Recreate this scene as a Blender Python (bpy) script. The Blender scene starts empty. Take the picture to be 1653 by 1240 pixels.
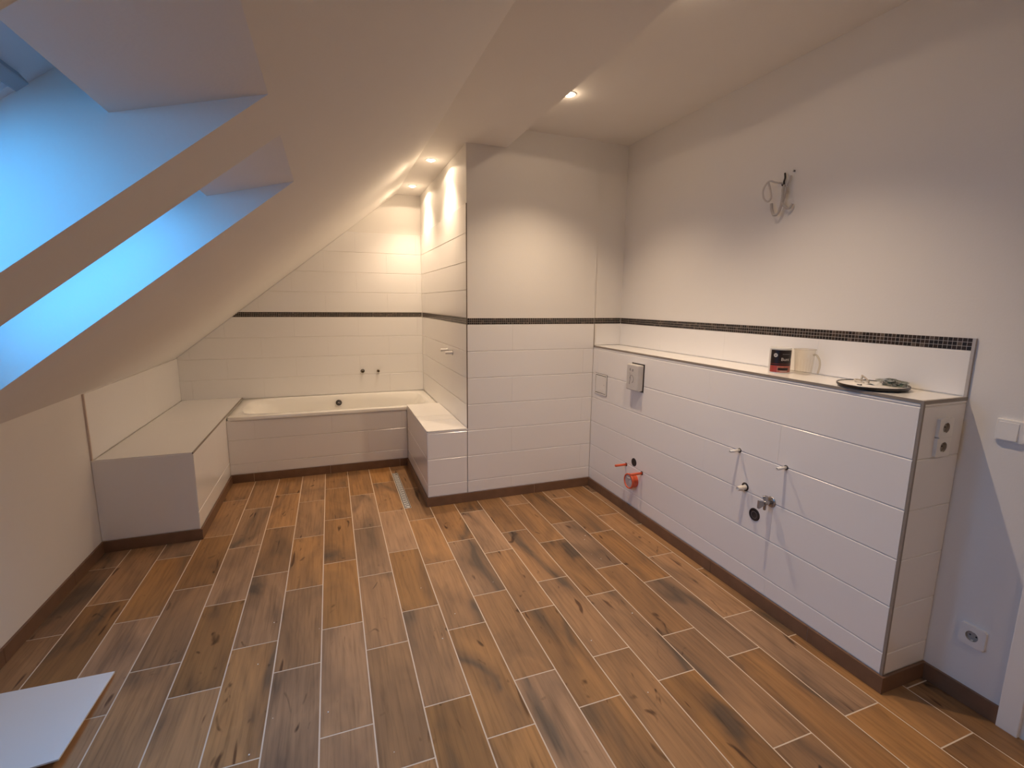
import bpy, bmesh, math, random
from mathutils import Vector, Matrix
random.seed(7)
scene = bpy.context.scene
col = scene.collection

# ------------------------------------------------------------------ camera
CAM_H = 1.5
yaw, pitch, roll = 0.3585, 0.1666, 0.0104
F_PX = 778.645
cy, sy, cp, sp = math.cos(yaw), math.sin(yaw), math.cos(pitch), math.sin(pitch)
fw = Vector((sy * cp, cy * cp, -sp)); rt = Vector((cy, -sy, 0)); up = rt.cross(fw)
r2 = rt * math.cos(roll) + up * math.sin(roll); u2 = up * math.cos(roll) - rt * math.sin(roll)
cam = bpy.data.cameras.new('camera'); cam_o = bpy.data.objects.new('camera', cam); col.objects.link(cam_o)
cam.sensor_fit = 'HORIZONTAL'; cam.sensor_width = 36.0; cam.lens = 36.0 * F_PX / 1653.0; cam.clip_start = 0.02
m = Matrix((r2, u2, -fw)).transposed().to_4x4(); m.translation = Vector((0, 0, CAM_H)); cam_o.matrix_world = m
scene.camera = cam_o

# ------------------------------------------------------------------ sky and exposure
world = bpy.data.worlds.new('dusk_sky'); scene.world = world; world.use_nodes = True
bg = world.node_tree.nodes['Background']
bg.inputs[0].default_value = (0.085, 0.46, 1.0, 1); bg.inputs[1].default_value = 9.0
vs = scene.view_settings
vs.view_transform = 'Standard'; vs.look = 'None'; vs.gamma = 1.0; vs.use_curve_mapping = False; vs.exposure = 0.30
scene.cycles.max_bounces = 10; scene.cycles.diffuse_bounces = 6; scene.cycles.transparent_max_bounces = 12
scene.cycles.sample_clamp_indirect = 4.0; scene.cycles.caustics_reflective = False; scene.cycles.caustics_refractive = False

LAMP_RGB = (1.0, 0.75, 0.51)
P_CORE_ALCOVE, P_SPILL_ALCOVE, P_GLOW_ALCOVE = 38.0, 3.6, 0.15
P_CORE_ROOM, P_SPILL_ROOM, P_GLOW_ROOM = 62.0, 1.4, 0.25

# ------------------------------------------------------------------ measured planes (metres; camera stands at x=0, y=0)
XL, XR, XB, XBOX, XE, XLOW, XW = -1.343, 2.214, -0.834, 0.614, 1.209, 1.961, 0.915
YB0, YBACK, YF, YLOW, YTUB, NEAR = 3.362, 5.192, 3.382, 1.06, 4.371, -0.9
ZBENCH, ZBOX, ZLEDGE, ZS0, ZS1, ZTUB, ZH, ZALC, ZK, SL = 0.572, 0.575, 1.171, 1.343, 1.389, 0.558, 2.70, 2.568, 0.968, 0.793
def S(x): return ZK + SL * (x - XL)
XFOLD = XL + (ZALC - ZK) / SL
WELL = 0.29

# ------------------------------------------------------------------ materials
def newmat(name):
    mt = bpy.data.materials.new(name); mt.use_nodes = True
    return mt, mt.node_tree, mt.node_tree.nodes['Principled BSDF']
def mat(name, c, rough=0.5, metal=0.0, spec=0.5, noise=0.0, nscale=20.0, bump=0.0, bscale=200.0, coat=0.0):
    mt, nt, b = newmat(name)
    b.inputs['Base Color'].default_value = (*c, 1); b.inputs['Roughness'].default_value = rough
    b.inputs['Metallic'].default_value = metal; b.inputs['Specular IOR Level'].default_value = spec
    b.inputs['Coat Weight'].default_value = coat
    tc = nt.nodes.new('ShaderNodeTexCoord')
    if noise > 0:
        n = nt.nodes.new('ShaderNodeTexNoise'); n.inputs['Scale'].default_value = nscale; n.inputs['Detail'].default_value = 4
        nt.links.new(tc.outputs['Object'], n.inputs['Vector'])
        r = nt.nodes.new('ShaderNodeMapRange'); r.inputs[3].default_value = 1 - noise; r.inputs[4].default_value = 1 + noise
        nt.links.new(n.outputs['Fac'], r.inputs[0])
        mx = nt.nodes.new('ShaderNodeVectorMath'); mx.operation = 'SCALE'; mx.inputs[0].default_value = c
        nt.links.new(r.outputs[0], mx.inputs['Scale']); nt.links.new(mx.outputs[0], b.inputs['Base Color'])
    if bump > 0:
        n = nt.nodes.new('ShaderNodeTexNoise'); n.inputs['Scale'].default_value = bscale; n.inputs['Detail'].default_value = 3
        nt.links.new(tc.outputs['Object'], n.inputs['Vector'])
        bp = nt.nodes.new('ShaderNodeBump'); bp.inputs['Strength'].default_value = bump; bp.inputs['Distance'].default_value = 0.002
        nt.links.new(n.outputs['Fac'], bp.inputs['Height']); nt.links.new(bp.outputs[0], b.inputs['Normal'])
    return mt

PAINT = mat('white_wall_paint', (0.80, 0.775, 0.745), 0.85, noise=0.02, nscale=3, bump=0.15, bscale=120)
TILE = mat('white_glazed_tile', (0.86, 0.845, 0.835), 0.16, noise=0.004, nscale=2)
GROUT = mat('white_grout', (0.74, 0.72, 0.69), 0.9, noise=0.05, nscale=60)
FGROUT = mat('beige_floor_grout', (0.70, 0.58, 0.45), 0.9, noise=0.08, nscale=40)
SKIRT = mat('dark_brown_wood_tile', (0.185, 0.102, 0.060), 0.45, noise=0.25, nscale=14)
TRIM = mat('brushed_edge_metal', (0.30, 0.26, 0.22), 0.45, metal=0.15)
TRIMD = mat('dark_edge_metal', (0.12, 0.085, 0.06), 0.45, metal=0.1)
ENAMEL = mat('white_bath_enamel', (0.86, 0.84, 0.80), 0.10, coat=0.3)
CHROME = mat('chrome', (0.40, 0.385, 0.395), 0.25, metal=0.75)
STEEL = mat('stainless_steel', (0.78, 0.78, 0.76), 0.35, metal=0.25, noise=0.05, nscale=80)
PLASTIC = mat('white_plastic', (0.82, 0.80, 0.77), 0.28)
GREYPL = mat('translucent_grey_plastic', (0.60, 0.575, 0.555), 0.4, noise=0.06, nscale=40)
BLACK = mat('black_rubber', (0.018, 0.013, 0.013), 0.55)
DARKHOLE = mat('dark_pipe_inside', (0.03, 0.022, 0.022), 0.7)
ORANGE = mat('orange_plastic', (0.72, 0.12, 0.045), 0.42, noise=0.06, nscale=50)
DOOR = mat('white_lacquer', (0.80, 0.79, 0.78), 0.35)
BOARD = mat('white_board', (0.80, 0.80, 0.80), 0.5, noise=0.015, nscale=5)
RED = mat('can_red_label', (0.33, 0.045, 0.035), 0.4)
CANBLK = mat('can_black_label', (0.014, 0.008, 0.008), 0.3)
CANTXT = mat('can_pale_print', (0.60, 0.57, 0.54), 0.4)
MGROUT = mat('pale_mosaic_grout', (0.66, 0.61, 0.55), 0.9)
PALEGREY = mat('pale_grey_print', (0.30, 0.28, 0.275), 0.6)
FRAMEW = mat('window_frame_white', (0.72, 0.73, 0.75), 0.4)
MIRROR = mat('pale_disc_top', (0.80, 0.77, 0.74), 0.45)
MOS = [mat('mosaic_glass_%s' % n, c, 0.28) for n, c in
       (('black', (0.012, 0.009, 0.008)), ('brown', (0.035, 0.021, 0.015)), ('umber', (0.055, 0.036, 0.026)), ('smoke', (0.12, 0.09, 0.07)))]

def glass_mat(name, tint, t):
    mt = bpy.data.materials.new(name); mt.use_nodes = True; nt = mt.node_tree; nt.nodes.clear()
    o = nt.nodes.new('ShaderNodeOutputMaterial'); mx = nt.nodes.new('ShaderNodeMixShader'); tr = nt.nodes.new('ShaderNodeBsdfTransparent')
    gl = nt.nodes.new('ShaderNodeBsdfGlossy'); gl.inputs['Roughness'].default_value = 0.03; tr.inputs[0].default_value = (*tint, 1)
    lw = nt.nodes.new('ShaderNodeLayerWeight'); lw.inputs['Blend'].default_value = t
    nt.links.new(lw.outputs['Facing'], mx.inputs[0]); nt.links.new(tr.outputs[0], mx.inputs[1]); nt.links.new(gl.outputs[0], mx.inputs[2])
    nt.links.new(mx.outputs[0], o.inputs[0]); return mt
PANE = glass_mat('window_glass', (0.96, 0.97, 0.98), 0.15)
CLEARPL = glass_mat('clear_plastic', (0.985, 0.975, 0.955), 0.06)
EDGEPL = glass_mat('clear_plastic_edge', (0.90, 0.87, 0.80), 0.1)
BAG = glass_mat('clear_bag', (0.72, 0.76, 0.74), 0.45)

def emit(name, c, s):
    mt = bpy.data.materials.new(name); mt.use_nodes = True; nt = mt.node_tree; nt.nodes.clear()
    o = nt.nodes.new('ShaderNodeOutputMaterial'); e = nt.nodes.new('ShaderNodeEmission')
    e.inputs[0].default_value = (*c, 1); e.inputs[1].default_value = s; nt.links.new(e.outputs[0], o.inputs[0]); return mt
BULB = emit('lamp_glow', (1.0, 0.80, 0.52), 22.0)

def wood_mat():
    mt, nt, b = newmat('oak_look_floor_tile'); L = nt.links.new; N = nt.nodes.new
    tc = N('ShaderNodeTexCoord'); oi = N('ShaderNodeObjectInfo')
    wn = N('ShaderNodeTexWhiteNoise'); wn.noise_dimensions = '1D'; L(oi.outputs['Random'], wn.inputs['W'])
    sc = N('ShaderNodeVectorMath'); sc.operation = 'SCALE'; sc.inputs['Scale'].default_value = 40; L(wn.outputs['Color'], sc.inputs[0])
    ad = N('ShaderNodeVectorMath'); ad.operation = 'ADD'; L(tc.outputs['Object'], ad.inputs[0]); L(sc.outputs[0], ad.inputs[1])
    def noise(sx, s_y, scale, detail=4, rough=0.55, dist=0.0):
        mp = N('ShaderNodeMapping'); mp.inputs['Scale'].default_value = (sx, s_y, 1); L(ad.outputs[0], mp.inputs[0])
        n = N('ShaderNodeTexNoise'); n.inputs['Scale'].default_value = scale; n.inputs['Detail'].default_value = detail
        n.inputs['Roughness'].default_value = rough; n.inputs['Distortion'].default_value = dist; L(mp.outputs[0], n.inputs['Vector']); return n
    def ramp(src, stops):
        r = N('ShaderNodeValToRGB'); e = r.color_ramp.elements
        while len(e) < len(stops): e.new(0.5)
        for q, (p, c) in zip(e, stops): q.position = p; q.color = (*c, 1)
        L(src, r.inputs[0]); return r
    grain = noise(1, 0.045, 75, 5, 0.6, 0.4)
    cl = noise(1, 0.30, 5.5, 3, 0.5, 0.8)
    knot = noise(1, 0.42, 13, 2, 0.5, 1.3)
    crack = noise(1, 0.16, 22, 2, 0.4, 0.6)
    base = ramp(cl.outputs['Fac'], [(0.29, (0.130, 0.086, 0.055)), (0.41, (0.270, 0.148, 0.070)), (0.60, (0.390, 0.210, 0.090)), (0.80, (0.330, 0.168, 0.070))])
    gr = ramp(grain.outputs['Fac'], [(0.25, (0.64, 0.62, 0.60)), (0.5, (0.97, 0.97, 0.97)), (0.72, (1.12, 1.10, 1.08))])
    m1 = N('ShaderNodeMix'); m1.data_type = 'RGBA'; m1.blend_type = 'MULTIPLY'; m1.inputs[0].default_value = 1.0
    L(base.outputs[0], m1.inputs[6]); L(gr.outputs[0], m1.inputs[7])
    kr = ramp(knot.outputs['Fac'], [(0.0, (1, 1, 1)), (0.685, (1, 1, 1)), (0.76, (0.30, 0.26, 0.23))])
    m2 = N('ShaderNodeMix'); m2.data_type = 'RGBA'; m2.blend_type = 'MULTIPLY'; m2.inputs[0].default_value = 1.0
    L(m1.outputs[2], m2.inputs[6]); L(kr.outputs[0], m2.inputs[7])
    ck = ramp(crack.outputs['Fac'], [(0.0, (1, 1, 1)), (0.70, (1, 1, 1)), (0.745, (0.34, 0.28, 0.25))])
    m3 = N('ShaderNodeMix'); m3.data_type = 'RGBA'; m3.blend_type = 'MULTIPLY'; m3.inputs[0].default_value = 1.0
    L(m2.outputs[2], m3.inputs[6]); L(ck.outputs[0], m3.inputs[7])
    hv = N('ShaderNodeHueSaturation'); L(m3.outputs[2], hv.inputs['Color'])
    mr = N('ShaderNodeMapRange'); mr.inputs[3].default_value = 0.84; mr.inputs[4].default_value = 1.12; L(oi.outputs['Random'], mr.inputs[0])
    L(mr.outputs[0], hv.inputs['Value']); ms = N('ShaderNodeMapRange'); ms.inputs[3].default_value = 0.85; ms.inputs[4].default_value = 1.08
    L(wn.outputs['Value'], ms.inputs[0]); L(ms.outputs[0], hv.inputs['Saturation'])
    L(hv.outputs[0], b.inputs['Base Color'])
    b.inputs['Roughness'].default_value = 0.5; b.inputs['Specular IOR Level'].default_value = 0.35
    bp = N('ShaderNodeBump'); bp.inputs['Strength'].default_value = 0.12; bp.inputs['Distance'].default_value = 0.001
    L(grain.outputs['Fac'], bp.inputs['Height']); L(bp.outputs[0], b.inputs['Normal'])
    return mt
WOOD = wood_mat()

# ------------------------------------------------------------------ helpers
WLOC = {}
class MB:
    def __init__(s): s.v = []; s.f = []; s.mi = []; s.sm = []
    def add(s, vs, fs, mi=0, smooth=False):
        o = len(s.v); s.v += [tuple(q) for q in vs]
        for f in fs: s.f.append([o + i for i in f]); s.mi.append(mi); s.sm.append(smooth)
        return s
    def box(s, x0, x1, y0, y1, z0, z1, mi=0):
        x0, x1 = sorted((x0, x1)); y0, y1 = sorted((y0, y1)); z0, z1 = sorted((z0, z1))
        v = [(x, y, z) for z in (z0, z1) for y in (y0, y1) for x in (x0, x1)]
        return s.add(v, [(0, 2, 3, 1), (4, 5, 7, 6), (0, 1, 5, 4), (2, 6, 7, 3), (0, 4, 6, 2), (1, 3, 7, 5)], mi)
    def prism(s, poly, off, mi=0, smooth=False):
        n = len(poly); a = [Vector(p) for p in poly]; b = [p + Vector(off) for p in a]
        return s.add(a + b, [list(range(n))[::-1], list(range(n, 2 * n))] + [(i, (i + 1) % n, n + (i + 1) % n, n + i) for i in range(n)], mi, smooth)
    def lathe(s, prof, c, ax=(0, 0, 1), n=24, mi=0, smooth=True, ang=2 * math.pi):
        ax = Vector(ax).normalized(); a = ax.orthogonal().normalized(); b = ax.cross(a); c = Vector(c); vs = []; fs = []
        for r, h in prof:
            for k in range(n):
                t = ang * k / n; vs.append(c + ax * h + (a * math.cos(t) + b * math.sin(t)) * max(r, 1e-5))
        for i in range(len(prof) - 1):
            for k in range(n): k2 = (k + 1) % n; fs.append((i * n + k, i * n + k2, (i + 1) * n + k2, (i + 1) * n + k))
        return s.add(vs, fs, mi, smooth)
    def cyl(s, p0, p1, r, n=20, mi=0, r1=None):
        p0 = Vector(p0); p1 = Vector(p1); d = p1 - p0; r1 = r if r1 is None else r1
        return s.lathe([(0, 0), (r, 0), (r, 1e-4), (r1, d.length - 1e-4), (r1, d.length), (0, d.length)], p0, d, n, mi, smooth=False) if False else s._cyl(p0, d, r, r1, n, mi)
    def _cyl(s, p0, d, r, r1, n, mi):
        ax = d.normalized(); a = ax.orthogonal().normalized(); b = ax.cross(a)
        r0v = [p0 + (a * math.cos(2 * math.pi * k / n) + b * math.sin(2 * math.pi * k / n)) * r for k in range(n)]
        r1v = [p0 + d + (a * math.cos(2 * math.pi * k / n) + b * math.sin(2 * math.pi * k / n)) * r1 for k in range(n)]
        o = len(s.v); s.v += [tuple(q) for q in r0v + r1v]
        for k in range(n): s.f.append([o + k, o + (k + 1) % n, o + n + (k + 1) % n, o + n + k]); s.mi.append(mi); s.sm.append(True)
        s.f.append([o + k for k in range(n)][::-1]); s.f.append([o + n + k for k in range(n)]); s.mi += [mi, mi]; s.sm += [False, False]
        return s
    def tube(s, pts, r, n=8, mi=0):
        P = [Vector(p) for p in pts]; rings = []; prev = None
        for i, p in enumerate(P):
            t = (P[min(i + 1, len(P) - 1)] - P[max(i - 1, 0)]).normalized()
            a = t.orthogonal().normalized() if prev is None else (prev - t * prev.dot(t)).normalized()
            prev = a; b = t.cross(a); rings.append([p + (a * math.cos(2 * math.pi * k / n) + b * math.sin(2 * math.pi * k / n)) * r for k in range(n)])
        vs = [q for g in rings for q in g]; fs = [(i * n + k, i * n + (k + 1) % n, (i + 1) * n + (k + 1) % n, (i + 1) * n + k) for i in range(len(P) - 1) for k in range(n)]
        fs += [list(range(n))[::-1], [(len(P) - 1) * n + k for k in range(n)]]
        return s.add(vs, fs, mi, True)
    def build(s, name, mats, parent=None, bevel=0.0, kind=None, label=None, rotz=0):
        mats = mats if isinstance(mats, (list, tuple)) else [mats]
        lo = [min(q[i] for q in s.v) for i in range(3)]; hi = [max(q[i] for q in s.v) for i in range(3)]
        c = Vector(((lo[0] + hi[0]) / 2, (lo[1] + hi[1]) / 2, lo[2]))
        me = bpy.data.meshes.new(name); me.from_pydata([Vector(q) - c for q in s.v], [], s.f)
        for q in mats: me.materials.append(q)
        me.polygons.foreach_set('material_index', s.mi); me.polygons.foreach_set('use_smooth', s.sm)
        bm = bmesh.new(); bm.from_mesh(me); bmesh.ops.recalc_face_normals(bm, faces=bm.faces)
        if bevel > 0:
            ed = [e for e in bm.edges if len(e.link_faces) == 2 and e.calc_face_angle(0) > 0.6]
            bmesh.ops.bevel(bm, geom=ed, offset=bevel, segments=2, profile=0.6, affect='EDGES')
        bm.to_mesh(me); bm.free(); me.update()
        o = bpy.data.objects.new(name, me); col.objects.link(o)
        place(o, c, parent)
        if kind: o['kind'] = kind
        if label: o['label'] = label
        return o
def place(o, c, parent=None):
    WLOC[o.name] = Vector(c)
    if parent is not None: o.parent = parent; o.location = Vector(c) - WLOC[parent.name]
    else: o.location = c
def thing(name, label, cat, loc, group=None, kind=None):
    o = bpy.data.objects.new(name, None); o.empty_display_size = 0.05; col.objects.link(o); place(o, Vector(loc)); tag(o, label, cat, group, kind); return o
def tag(o, label, cat, group=None, kind=None):
    o['label'] = label; o['category'] = cat
    if group: o['group'] = group
    if kind: o['kind'] = kind
    return o
def structure(o, label, cat): return tag(o, label, cat, kind='structure')

def clip_poly(poly, a, b, c):       # keep a*u + b*v <= c
    out = []
    for i in range(len(poly)):
        p, q = poly[i], poly[(i + 1) % len(poly)]; dp = a * p[0] + b * p[1] - c; dq = a * q[0] + b * q[1] - c
        if dp <= 0: out.append(p)
        if dp * dq < 0: t = dp / (dp - dq); out.append((p[0] + t * (q[0] - p[0]), p[1] + t * (q[1] - p[1])))
    return out
def inset(poly, d, dv=0.0002):
    n = len(poly); A = sum(poly[i][0] * poly[(i + 1) % n][1] - poly[(i + 1) % n][0] * poly[i][1] for i in range(n))
    if A < 0: poly = poly[::-1]
    out = poly
    for i in range(n):
        p, q = poly[i], poly[(i + 1) % n]; l = math.hypot(q[0] - p[0], q[1] - p[1])
        if l < 1e-5: continue
        nx, ny = (q[1] - p[1]) / l, -(q[0] - p[0]) / l
        out = clip_poly(out, nx, ny, nx * p[0] + ny * p[1] - (d if abs(ny) > 0.5 else dv))
    return out
MESHCACHE = {}
def tile_piece(parent, O, U, V, N, poly, thick=0.006, ch=0.0022, name='tile', material=None):
    """a glazed tile: front face chamfered, lying in the plane O + U u + V v, back buried by `thick`"""
    n = len(poly); ins = inset(poly, ch)
    A = sum(poly[i][0] * poly[(i + 1) % n][1] - poly[(i + 1) % n][0] * poly[i][1] for i in range(n))
    if A < 0: poly = poly[::-1]
    if len(ins) != n: ins = poly
    # align start vertices
    k0 = min(range(n), key=lambda k: (ins[k][0] - poly[0][0]) ** 2 + (ins[k][1] - poly[0][1]) ** 2); ins = ins[k0:] + ins[:k0]
    P = lambda u, v, w: Vector(O) + Vector(U) * u + Vector(V) * v + Vector(N) * w
    mb = MB(); vs = [P(u, v, -thick) for u, v in poly] + [P(u, v, -ch) for u, v in poly] + [P(u, v, 0) for u, v in ins]
    fs = [list(range(2 * n, 3 * n))] + [(i, (i + 1) % n, n + (i + 1) % n, n + i) for i in range(n)] + [(n + i, n + (i + 1) % n, 2 * n + (i + 1) % n, 2 * n + i) for i in range(n)] + [list(range(n))[::-1]]
    mb.add(vs, fs)
    key = (tuple((round(u - poly[0][0], 4), round(v - poly[0][1], 4)) for u, v in poly), tuple(U), tuple(V), tuple(N), thick)
    if key in MESHCACHE:
        lo = [min(q[i] for q in mb.v) for i in range(3)]; hi = [max(q[i] for q in mb.v) for i in range(3)]
        o = bpy.data.objects.new(name, MESHCACHE[key]); col.objects.link(o); place(o, Vector(((lo[0] + hi[0]) / 2, (lo[1] + hi[1]) / 2, lo[2])), parent); return o
    o = mb.build(name, material or TILE, parent); MESHCACHE[key] = o.data; return o
def tiles(parent, O, U, V, N, u0, u1, rows, w=0.6, off=0.0, clip=None, gh=0.0036, gv=0.0004, bond=0.5, thick=0.006):
    for ri, (v0, v1) in enumerate(rows):
        a = u0 + off + (bond * w if ri % 2 else 0)
        while a > u0: a -= w
        while a < u1 - 1e-4:
            p0, p1 = max(a, u0), min(a + w, u1)
            if p1 - p0 > 0.012:
                poly = [(p0 + gv / 2, v0 + gh / 2), (p1 - gv / 2, v0 + gh / 2), (p1 - gv / 2, v1 - gh / 2), (p0 + gv / 2, v1 - gh / 2)]
                if clip:
                    for c in clip: poly = clip_poly(poly, *c) if poly else poly
                if len(poly) >= 3:
                    xs = [q[0] for q in poly]; ys = [q[1] for q in poly]
                    if max(xs) - min(xs) > 0.01 and max(ys) - min(ys) > 0.008: tile_piece(parent, O, U, V, N, poly, thick=thick)
            a += w
def mosaic(parent, O, U, V, N, u0, u1, v0=ZS0, v1=ZS1, clip=None):
    p = (v1 - v0) / 3; mb = MB(); g = 0.0017; k = 0; wts = [0] * 42 + [1] * 30 + [2] * 20 + [3] * 8
    P = lambda u, v, w: Vector(O) + Vector(U) * u + Vector(V) * v + Vector(N) * w
    u = u0
    while u < u1 - 0.004:
        for r in range(3):
            a, b = u + g / 2, min(u + p, u1) - g / 2; c, d = v0 + r * p + g / 2, v0 + (r + 1) * p - g / 2
            poly = [(a, c), (b, c), (b, d), (a, d)]
            if clip:
                for q in clip: poly = clip_poly(poly, *q) if poly else poly
            if len(poly) < 3: continue
            mb.prism([P(x, y, -0.004) for x, y in poly], Vector(N) * 0.004, random.choice(wts))
        u += p
    bed = [(u0, v0), (u1, v0), (u1, v1), (u0, v1)]
    for q in (clip or []): bed = clip_poly(bed, *q)
    MB().prism([P(x, y, -0.0035) for x, y in bed], Vector(N) * 0.0027).build('mosaic_grout', MGROUT, parent)
    o = mb.build('mosaic_band', MOS, parent, kind='stuff', label='band of small dark brown glass mosaic tiles'); return o

ROWS = [(0.070, 0.163), (0.163, 0.360), (0.360, 0.556), (0.556, 0.753), (0.753, 0.950), (0.950, 1.147), (1.147, ZS0)]
ROWS_UP = [(ZS1, 1.586), (1.586, 1.783), (1.783, 1.980), (1.980, 2.177)]
G = 0.003      # grout bed lies this far behind the glaze
X_, Y_, Z_ = (1, 0, 0), (0, 1, 0), (0, 0, 1); nX, nY = (-1, 0, 0), (0, -1, 0)

# ================================================================== FLOOR
fl = MB().box(XL - 0.1, XR + 0.3, NEAR - 0.1, YBACK + 0.1, -0.15, -0.0007).build('floor', FGROUT)
structure(fl, 'floor of oak look tile planks with pale grout lines', 'floor')
PW, X0P, GAP = 0.1825, -0.107, 0.0052
for k in range(-7, 13):
    xa, xb = X0P + k * PW, X0P + (k + 1) * PW
    xc = (xa + xb) / 2
    base = (1.975 if k % 2 == 1 else 2.185) + 0.0225 * xc        # columns alternate by a third
    xa_, xb_ = max(xa, XL), min(xb, XR)
    if xb_ - xa_ < 0.01: continue
    if xc < XB: ymax = YB0
    elif xc < XBOX: ymax = YTUB
    else: ymax = YF
    y = base - 0.6 * 6
    while y < ymax:
        ya, yb = max(y, NEAR), min(y + 0.6, ymax)
        y += 0.6
        if yb - ya < 0.02: continue
        g = GAP / 2
        def slab(mb, x0, x1, y0, y1):
            if x1 - x0 > 0.004 and y1 - y0 > 0.004: mb.box(x0, x1, y0, y1, -0.009, 0.0)
        mb = MB()
        if k == 3 and yb > 3.405:                                  # beside and around the floor drain
            slab(mb, xa_ + g, xb_ - g, ya + g, min(yb, YF - 0.001))
            xb_ = XBOX
            slab(mb, xa_ + g, xb_ - g, max(ya + g, YF - 0.0009), min(yb, 3.404) - (g if yb < 3.404 else 0))
            slab(mb, 0.4935, xb_ - g, max(ya + g, 3.4041), min(yb, 4.183) - (g if yb < 4.183 else 0))
            slab(mb, xa_ + g, xb_ - g, max(ya + g, 4.1831), yb - g)
        elif xb_ > XLOW - 0.001 and xa_ < XLOW:                    # the column the half wall stands on
            slab(mb, xa_ + g, XLOW, max(ya + g, YLOW), yb - g)
            slab(mb, xa_ + g, xb_ - g, ya + g, min(yb - (g if yb < YLOW else 0), YLOW))
        elif xa_ >= XLOW:
            slab(mb, xa_ + g, xb_ - g, ya + g, min(yb - g, YLOW))
        else:
            slab(mb, xa_ + g, xb_ - g, ya + g, yb - g)
        if mb.v: mb.build('plank', WOOD, fl)

# ================================================================== WALLS, CEILINGS
wl = structure(MB().box(XL - 0.15, XL, NEAR, YBACK, 0, ZK + 0.3).build('wall_left', PAINT), 'low white knee wall under the roof slope', 'wall')
# tiled stretch of the knee wall above the bench, standing 8 mm proud
OL = (XL + 0.009, 0, 0)
MB().box(XL - 0.001, XL + 0.006, YB0 + 0.0112, YBACK, ZBENCH, ZK - 0.004).build('tile_bed', GROUT, wl)
tiles(wl, OL, Y_, Z_, X_, YB0 + 0.012, YBACK - 0.004, [(ZBENCH, ZK - 0.003)], w=0.92, thick=0.004)
MB().box(XL, XL + 0.010, YB0, YB0 + 0.011, ZBENCH, ZK - 0.004).build('edge_trim', mat('beige_edge_trim', (0.62, 0.52, 0.46), 0.5), wl)

wb = structure(MB().box(XL - 0.15, XW + 0.4, YBACK + G, YBACK + 0.15, 0, ZH).build('wall_back', PAINT), 'gable wall behind the bathtub, white tiles up to the slope', 'wall')
OB = (0, YBACK, 0)
clipS = [(-SL, 1.0, ZK - SL * XL - 0.004)]          # stay under the roof slope
tiles(wb, OB, X_, Z_, nY, XL + 0.005, XW - 0.003, ROWS[3:] + ROWS_UP, w=0.6, off=0.1, clip=clipS)
mosaic(wb, OB, X_, Z_, nY, XL, XW - 0.003, clip=clipS)

REC = 0.015
wf = MB().box(XW + G, XLOW, YF + G, YBACK, 0, ZH + 0.1).box(XLOW, XR + 0.1, YF + REC + G, YBACK, 0, ZH + 0.1).build('wall_far', PAINT)
structure(wf, 'white far wall right of the bath alcove, tiled below a dark mosaic band', 'wall')
OF = (0, YF, 0)
tiles(wf, OF, X_, Z_, nY, XW + 0.004, XLOW - 0.002, ROWS, w=1.2, off=0.35)
mosaic(wf, OF, X_, Z_, nY, XW + 0.006, XLOW - 0.003)
OFR = (0, YF + REC, 0)
tiles(wf, OFR, X_, Z_, nY, XLOW + 0.004, XR - 0.002, [(ZLEDGE, ZS0)], w=0.6)
mosaic(wf, OFR, X_, Z_, nY, XLOW + 0.004, XR - 0.004)
MB().box(XLOW - 0.003, XLOW + 0.003, YF - 0.001, YF + REC, ZLEDGE, ZS0).build('edge_trim', TRIM, wf)
# alcove side of the far wall
OS = (XW, 0, 0)
tiles(wf, OS, Y_, Z_, nX, YF + 0.004, YBACK - 0.003, ROWS[3:] + ROWS_UP, w=0.6, off=0.332)
mosaic(wf, OS, Y_, Z_, nX, YF + 0.004, YBACK - 0.003)
MB().box(XW - 0.0015, XW + 0.0045, YF - 0.0015, YF + 0.0045, ZBOX + 0.001, 2.177).build('edge_trim', TRIMD, wf)

wr = MB().box(XR, XR + 0.15, 0.76, YF + 0.2, 0, ZH).box(XR, XR + 0.15, NEAR, -0.07, 0, ZH).box(XR, XR + 0.15, -0.07, 0.76, 2.06, ZH).build('wall_right', PAINT)
structure(wr, 'white right wall with door, wiring and a dark mosaic band', 'wall')
ORW = (XR - 0.004, 0, 0)
MB().box(XR - 0.0025, XR, YLOW + 0.002, YF + REC, ZLEDGE, ZS1).build('tile_bed', GROUT, wr)
tiles(wr, ORW, Y_, Z_, nX, YLOW + 0.012, YF + REC - 0.004, [(ZLEDGE, ZS0)], w=0.6, thick=0.004)
mosaic(wr, ORW, Y_, Z_, nX, YLOW + 0.012, YF + REC - 0.004)
MB().box(XR - 0.009, XR, YLOW, YLOW + 0.010, ZLEDGE, ZS1).build('edge_trim', mat('pale_metal_trim', (0.52, 0.47, 0.42), 0.4, metal=0.3), wr)

structure(MB().box(XL - 0.15, XR + 0.15, NEAR - 0.12, NEAR, 0, ZH + 0.15).build('wall_front', PAINT), 'white wall behind the viewer', 'wall')

ce = MB().box(XE, XR + 0.15, NEAR, YF + 0.1, ZH, ZH + 0.15)
ce.box(XFOLD - 0.25, XE, NEAR, YF, ZALC, ZH + 0.15).box(XFOLD - 0.25, XW + 0.05, YF, YBACK + 0.1, ZALC, ZH + 0.15)
ce = structure(ce.build('ceiling', PAINT), 'white flat ceiling stepping up along the right half of the room', 'ceiling')

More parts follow.
